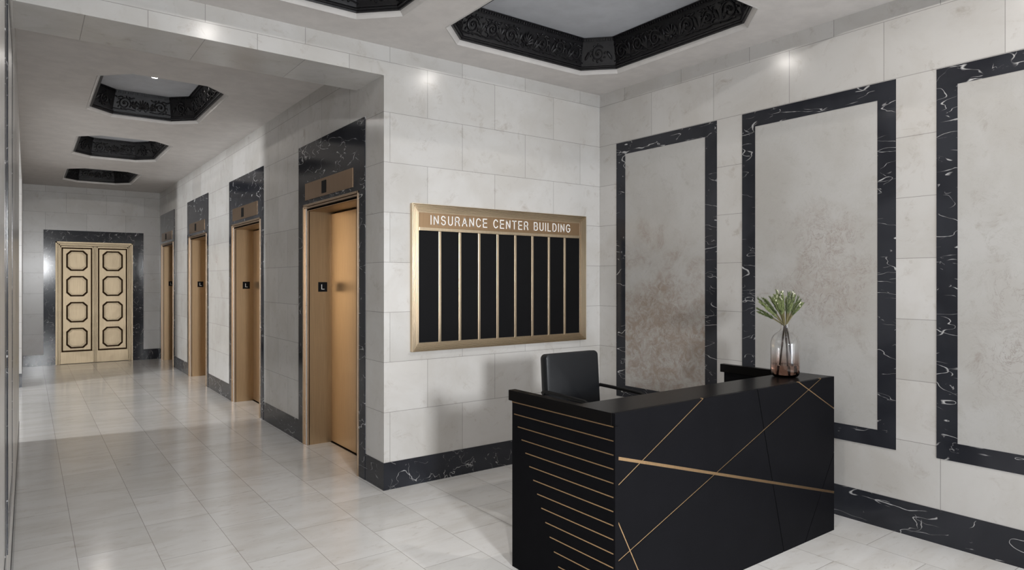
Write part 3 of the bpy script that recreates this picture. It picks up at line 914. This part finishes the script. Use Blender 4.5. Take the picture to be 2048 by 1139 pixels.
# inlay lines: x0,z0,x1,z1, half width of the groove (desk-local)
def full(xa, za, xb, zb, w_): return (Lx(xa), za, Lx(xb), zb, w_)


INL = [full(2.348, 0.822, 4.428, 0.256, 0.0085), full(2.348, 0.689, 3.014, 1.046, 0.0042), full(2.348, 0.314, 4.263, 1.046, 0.0042),
       full(3.528, 1.046, 3.814, 0.0, 0.003), full(4.428, 0.531, 4.059, 0.0, 0.003), full(3.990, 1.046, 4.428, 0.828, 0.005), full(2.348, 0.506, 2.614, 0.0, 0.0045)]
front_panel().build('front_panel', M['desk'], dk)
box('front_board', (0.030, 0.014, 0.0), (LXd - 0.002, 0.060, DKZ - 0.062), M['groove'], dk)
for k, (xa, za, xb, zb, w_) in enumerate(INL):
    if k in (3, 4): continue
    d = Vector((xb - xa, 0, zb - za)).normalized(); nr = Vector((d.z, 0, -d.x)) * (w_ * (0.92 if k == 0 else 0.62))
    a, b_ = Vector((xa, 0, za)), Vector((xb, 0, zb))
    yf = 0.0005 if k in (0, 5, 6) else 0.002
    yf += 0.0003 * k
    q = MB(); p = [a + nr, b_ + nr, b_ - nr, a - nr]
    q.add([(v.x, yf, v.z) for v in p] + [(v.x, 0.018, v.z) for v in p], [(0, 1, 2, 3), (7, 6, 5, 4), (0, 4, 5, 1), (1, 5, 6, 2), (2, 6, 7, 3), (3, 7, 4, 0)])
    q.build('brass_strip', M['brass'], dk)
# left side panel (solid lower body) with horizontal brass strips
q = MB(); q.box((0.006, 0.0, 0), (0.030, LYd - 0.030, DKZ - 0.062)); q.box((0.006, 0.0, DKZ - 0.064), (0.030, 0.02, DKZ)); q.build('side_panel', M['desk'], dk)
for k in range(14):
    z = 0.9785 - 0.0695 * k; ye = 3.158 - DKY0 - 0.0366 * k
    box('brass_strip', (0.0035, 0.010, z - 0.0028), (0.012, ye - (0.002 if k else 0.018), z + 0.0028), M['brass'], dk)
box('side_panel', (LXd - 0.040, 0.02, 0), (LXd - 0.004, LYd - 0.030, DKZ - 0.062), M['desk'], dk)
# U-shaped counter top
q = MB()
CW = 0.295
U = [(0, 0.0205), (LXd, 0.0205), (LXd, LYd), (LXd - 0.050, LYd), (LXd - 0.050, CW), (0.050, CW), (0.050, LYd), (0, LYd)]
q.prism(U, DKZ - 0.062, DKZ); q.build('countertop', M['desk_top'], dk, bevel=0.0015)
# inner parts: kneehole work surface, modesty board and drawer pedestal
box('work_surface', (0.031, 0.062, 0.72), (LXd - 0.041, 0.66, 0.75), M['desk_in'], dk, bevel=0.002)
pd = box('drawer_pedestal', (LXd - 0.50, 0.10, 0.03), (LXd - 0.05, 0.62, 0.718), M['desk_in'], dk, bevel=0.002)
for k in range(3):
    dd = box('drawer_front', (LXd - 0.495, 0.621, 0.05 + k * 0.22), (LXd - 0.055, 0.638, 0.255 + k * 0.22), M['desk_in'], pd, bevel=0.002)

# ------------------------------------------------------------------ office chair
chy = 3.50
ch = thing('office_chair', 'black leather office chair with loop armrests behind the reception desk', 'chair', (3.140, chy - 0.23, 0), math.radians(0))
# local: faces -y, backrest at +y


def rounded_slab(w_, h_, t_, r, T, bulge=0.0, n=6):
    q = MB(); pts = []
    for (sx, sz, a0) in ((1, 1, 0), (-1, 1, PI / 2), (-1, -1, PI), (1, -1, 1.5 * PI)):
        for k in range(n + 1):
            a = a0 + k / n * PI / 2
            pts.append((sx * (w_ / 2 - r) + r * math.cos(a), sz * (h_ / 2 - r) + r * math.sin(a)))
    N_ = len(pts)
    rings = [(-t_ / 2, 0.0), (-t_ / 2 + 0.0, 0.0), (t_ / 2, 0.0)]
    vs = []
    prof = [(0.96, -t_ / 2 - bulge), (0.985, -t_ / 2 + t_ * 0.06), (1.0, -t_ / 2 + t_ * 0.22), (1.0, t_ / 2 - t_ * 0.22), (0.985, t_ / 2 - t_ * 0.06), (0.96, t_ / 2)]
    for s_, y in prof:
        ins = (1 - s_) * w_ * 0.5
        for (x, z) in pts:
            vs.append((x * (1 - 2 * ins / w_), y, z * (1 - 2 * ins / h_)))
    fs = []
    for i in range(len(prof) - 1):
        for j in range(N_):
            k = (j + 1) % N_; fs.append((i * N_ + j, i * N_ + k, (i + 1) * N_ + k, (i + 1) * N_ + j))
    fs.append(tuple(range(N_))); fs.append(tuple((len(prof) - 1) * N_ + j for j in range(N_ - 1, -1, -1)))
    q.add(vs, fs, T); return q


BW = 0.500
Tb = Matrix.Translation((0.003, 0.262, 0.905)) @ Matrix.Rotation(math.radians(-4), 4, 'X')
rounded_slab(BW, 0.56, 0.072, 0.032, Tb, 0.0).build('backrest', M['leather'], ch, smooth=True)
Ts = Matrix.Translation((0, 0.0, 0.615)) @ Matrix.Rotation(PI / 2, 4, 'X')
rounded_slab(0.50, 0.50, 0.085, 0.06, Ts, 0.0).build('seat', M['leather'], ch, smooth=True)
for sx in (-1, 1):
    x = sx * 0.262
    P = [(x * 0.9, 0.275, 0.900), (x, 0.262, 0.922), (x, 0.235, 0.932), (x, 0.10, 0.930), (x, -0.05, 0.926), (x, -0.16, 0.922), (x, -0.19, 0.912), (x, -0.205, 0.89), (x, -0.205, 0.80), (x, -0.195, 0.64), (x, -0.18, 0.60), (x * 0.9, -0.16, 0.578), (x * 0.4, -0.12, 0.573)]
    q = MB(); q.tube(P, 0.0125, 10); ar = q.build('armrest', M['plastic'], ch, smooth=True)
q = MB(); q.tube([(0, 0.26, 0.72), (0, 0.26, 0.60), (0, 0.20, 0.556), (0, 0.0, 0.550)], 0.022, 8); q.build('back_bracket', M['plastic'], ch, smooth=True)
q = MB(); q.lathe([(0.045, 0.565), (0.045, 0.545), (0.026, 0.535), (0.026, 0.30), (0.034, 0.295), (0.034, 0.085), (0.05, 0.07), (0.05, 0.06)], 20); q.build('gas_column', M['plastic'], ch, smooth=True)
for k in range(5):
    a = k * 2 * PI / 5 + 0.3; ca, sa = math.cos(a), math.sin(a)
    q = MB(); q.tube([(0.03 * ca, 0.03 * sa, 0.098), (0.15 * ca, 0.15 * sa, 0.088), (0.29 * ca, 0.29 * sa, 0.070)], [0.026, 0.020, 0.014], 8); lg = q.build('base_leg', M['plastic'], ch, smooth=True)
    q = MB()
    for s_ in (-1, 1):
        T = Matrix.Translation((0.29 * ca, 0.29 * sa, 0.027)) @ Matrix.Rotation(a + PI / 2, 4, 'Z') @ Matrix.Rotation(PI / 2, 4, 'Y') @ Matrix.Translation((0, 0, s_ * 0.014))
        q.lathe([(0.018, -0.009), (0.027, -0.007), (0.027, 0.007), (0.018, 0.009)], 16, T)
    q.tube([(0.29 * ca, 0.29 * sa, 0.072), (0.29 * ca, 0.29 * sa, 0.027)], 0.006, 6)
    q.build('caster', M['plastic'], lg, smooth=True)

# ------------------------------------------------------------------ vase, water and sprigs
VX, VY, VZ = 4.155, 2.487, DKZ
vs_ = thing('glass_vase', 'clear to rosy brown glass bottle vase holding green sprigs on the desk counter', 'vase', (VX, VY, VZ))
outer = [(0.050, 0.0), (0.068, 0.001), (0.080, 0.006), (0.088, 0.015), (0.0925, 0.030), (0.0935, 0.06), (0.0935, 0.14), (0.0935, 0.218), (0.0915, 0.240), (0.085, 0.262), (0.074, 0.280), (0.060, 0.293), (0.045, 0.303), (0.034, 0.312), (0.0285, 0.322), (0.0265, 0.335), (0.0265, 0.352), (0.0275, 0.358)]
inner = [(0.0235, 0.358), (0.0232, 0.335), (0.0250, 0.322), (0.031, 0.3100), (0.043, 0.3000), (0.058, 0.290), (0.071, 0.277), (0.0815, 0.260), (0.0880, 0.239), (0.0900, 0.217), (0.0900, 0.14), (0.0900, 0.06), (0.0885, 0.036), (0.084, 0.022), (0.075, 0.014), (0.060, 0.010), (0.03, 0.009)]
q = MB(); q.lathe(outer + inner, 48); q.build('bottle', M['vase_glass'], vs_, smooth=True)
q = MB(); q.lathe([(0.03, 0.0095), (0.060, 0.0105), (0.0745, 0.0145), (0.0835, 0.0225), (0.0880, 0.0365), (0.0895, 0.06), (0.0895, 0.082)], 48); q.build('water', M['water'], vs_, smooth=True)

random.seed(11)
SR = Vector((0.804, -0.595, 0)); SD = Vector((0.595, 0.804, 0)); SU = Vector((0, 0, 1))


def curve_pts(P, n=14):
    """Catmull-Rom through P"""
    P = [Vector(p) for p in P]; Q = [P[0] * 2 - P[1]] + P + [P[-1] * 2 - P[-2]]; out = []
    for i in range(1, len(Q) - 2):
        for k in range(n):
            t = k / n; a, b_, c, d = Q[i - 1], Q[i], Q[i + 1], Q[i + 2]
            out.append(0.5 * ((2 * b_) + (c - a) * t + (2 * a - 5 * b_ + 4 * c - d) * t * t + (3 * b_ - a - 3 * c + d) * t ** 3))
    out.append(P[-1]); return out


def sprig(label, base, cross, tips, buds, dark):
    """base: foot in the vase, cross: point in the neck, tips: ends of the twigs (screen-like local r,d,z)"""
    W3 = lambda p: SR * p[0] + SD * p[1] + SU * p[2]
    t = thing('leafy_sprig', label, 'plant sprig', (VX, VY, VZ), 0, 'sprigs in the vase')
    st = curve_pts([W3(base), (W3(base) + W3(cross)) / 2 + SR * random.uniform(-0.006, 0.006), W3(cross)], 10)
    q = MB(); q.tube(st, [0.0058 + random.uniform(-0.0012, 0.0014) for _ in st], 7); q.build('stem', M['bark'], t, smooth=True)
    tw = MB(); lf = MB(); lf2 = MB()
    c0 = W3(cross)
    tips = tips + [tuple(a * random.uniform(0.78, 1.0) + random.uniform(-0.02, 0.02) if n_ < 2 else 0.35 + (a - 0.35) * random.uniform(0.8, 1.0) for n_, a in enumerate(tp)) for tp in tips]
    for ti, tip in enumerate(tips):
        e = W3(tip); mid = c0.lerp(e, 0.45) + SU * 0.006
        path = curve_pts([c0, mid, e], 10); k = len(path)
        tw.tube(path, [0.0034 - 0.0018 * i / k for i in range(k)], 5)
        for i in range(int(k * 0.52), k):
            p = path[i]; d = (path[min(i + 1, k - 1)] - path[max(i - 1, 0)]).normalized()
            for r in range(9):
                rv = Vector((random.uniform(-1, 1), random.uniform(-1, 1), random.uniform(-1, 1)))
                side = (rv - d * rv.dot(d)).normalized()
                dirn = (d * 1.0 + side * random.uniform(0.22, 0.5) + SU * 0.12).normalized(); ln = random.uniform(0.016, 0.028)
                b0 = p + side * 0.001 + d * random.uniform(-0.004, 0.004)
                tgt = lf2 if (random.random() < (0.75 if dark[ti % len(dark)] else 0.2)) else lf
                tgt.tube([b0, b0 + dirn * ln * 0.5, b0 + dirn * ln], [0.0009, 0.0016, 0.0006], 4)
        if buds[ti % len(buds)]:
            for r in range(3):
                p = e + Vector((random.uniform(-.007, .007), random.uniform(-.007, .007), random.uniform(-0.004, .024)))
                bd = MB(); bd.blob(Matrix.Translation(p) @ Matrix.Diagonal((0.0038, 0.0038, 0.005, 1))); bd.build('bud', M['bud'], t, smooth=True)
    tw.build('twigs', M['stem_green'], t, smooth=True)
    a = lf.build('foliage', M['leaf'], t); 
    if lf2.v:
        b2 = lf2.build('foliage', M['leaf_dark'], t); b2['label'] = 'darker green needle leaves'
    return t


sprig('dark stemmed sprig fanning out to the left in the glass vase', (-0.042, 0.0, 0.014), (-0.006, -0.004, 0.345),
      [(-0.170, 0.02, 0.455), (-0.172, -0.02, 0.500), (-0.162, 0.03, 0.522), (-0.150, -0.03, 0.480), (-0.118, 0.01, 0.512), (-0.10, -0.05, 0.53)], [0, 0, 0], [1, 0])
sprig('tallest middle sprig with white buds in the glass vase', (0.030, 0.028, 0.016), (0.002, 0.004, 0.350),
      [(-0.056, 0.0, 0.575), (-0.036, -0.03, 0.560), (-0.080, 0.04, 0.530), (-0.012, 0.02, 0.548), (-0.05, -0.05, 0.52), (-0.020, 0.05, 0.545), (-0.068, 0.0, 0.545)], [1, 1, 0, 1], [0, 0, 0])
sprig('darker sprig fanning out to the right in the glass vase', (0.052, -0.020, 0.018), (0.008, 0.0, 0.352),
      [(0.022, 0.0, 0.555), (0.060, 0.02, 0.566), (0.048, -0.03, 0.545), (0.086, 0.0, 0.530), (0.105, 0.02, 0.508), (0.092, -0.04, 0.490), (0.070, 0.05, 0.51), (0.012, -0.03, 0.52)], [0, 1, 1, 0, 0, 0], [1, 1, 0])
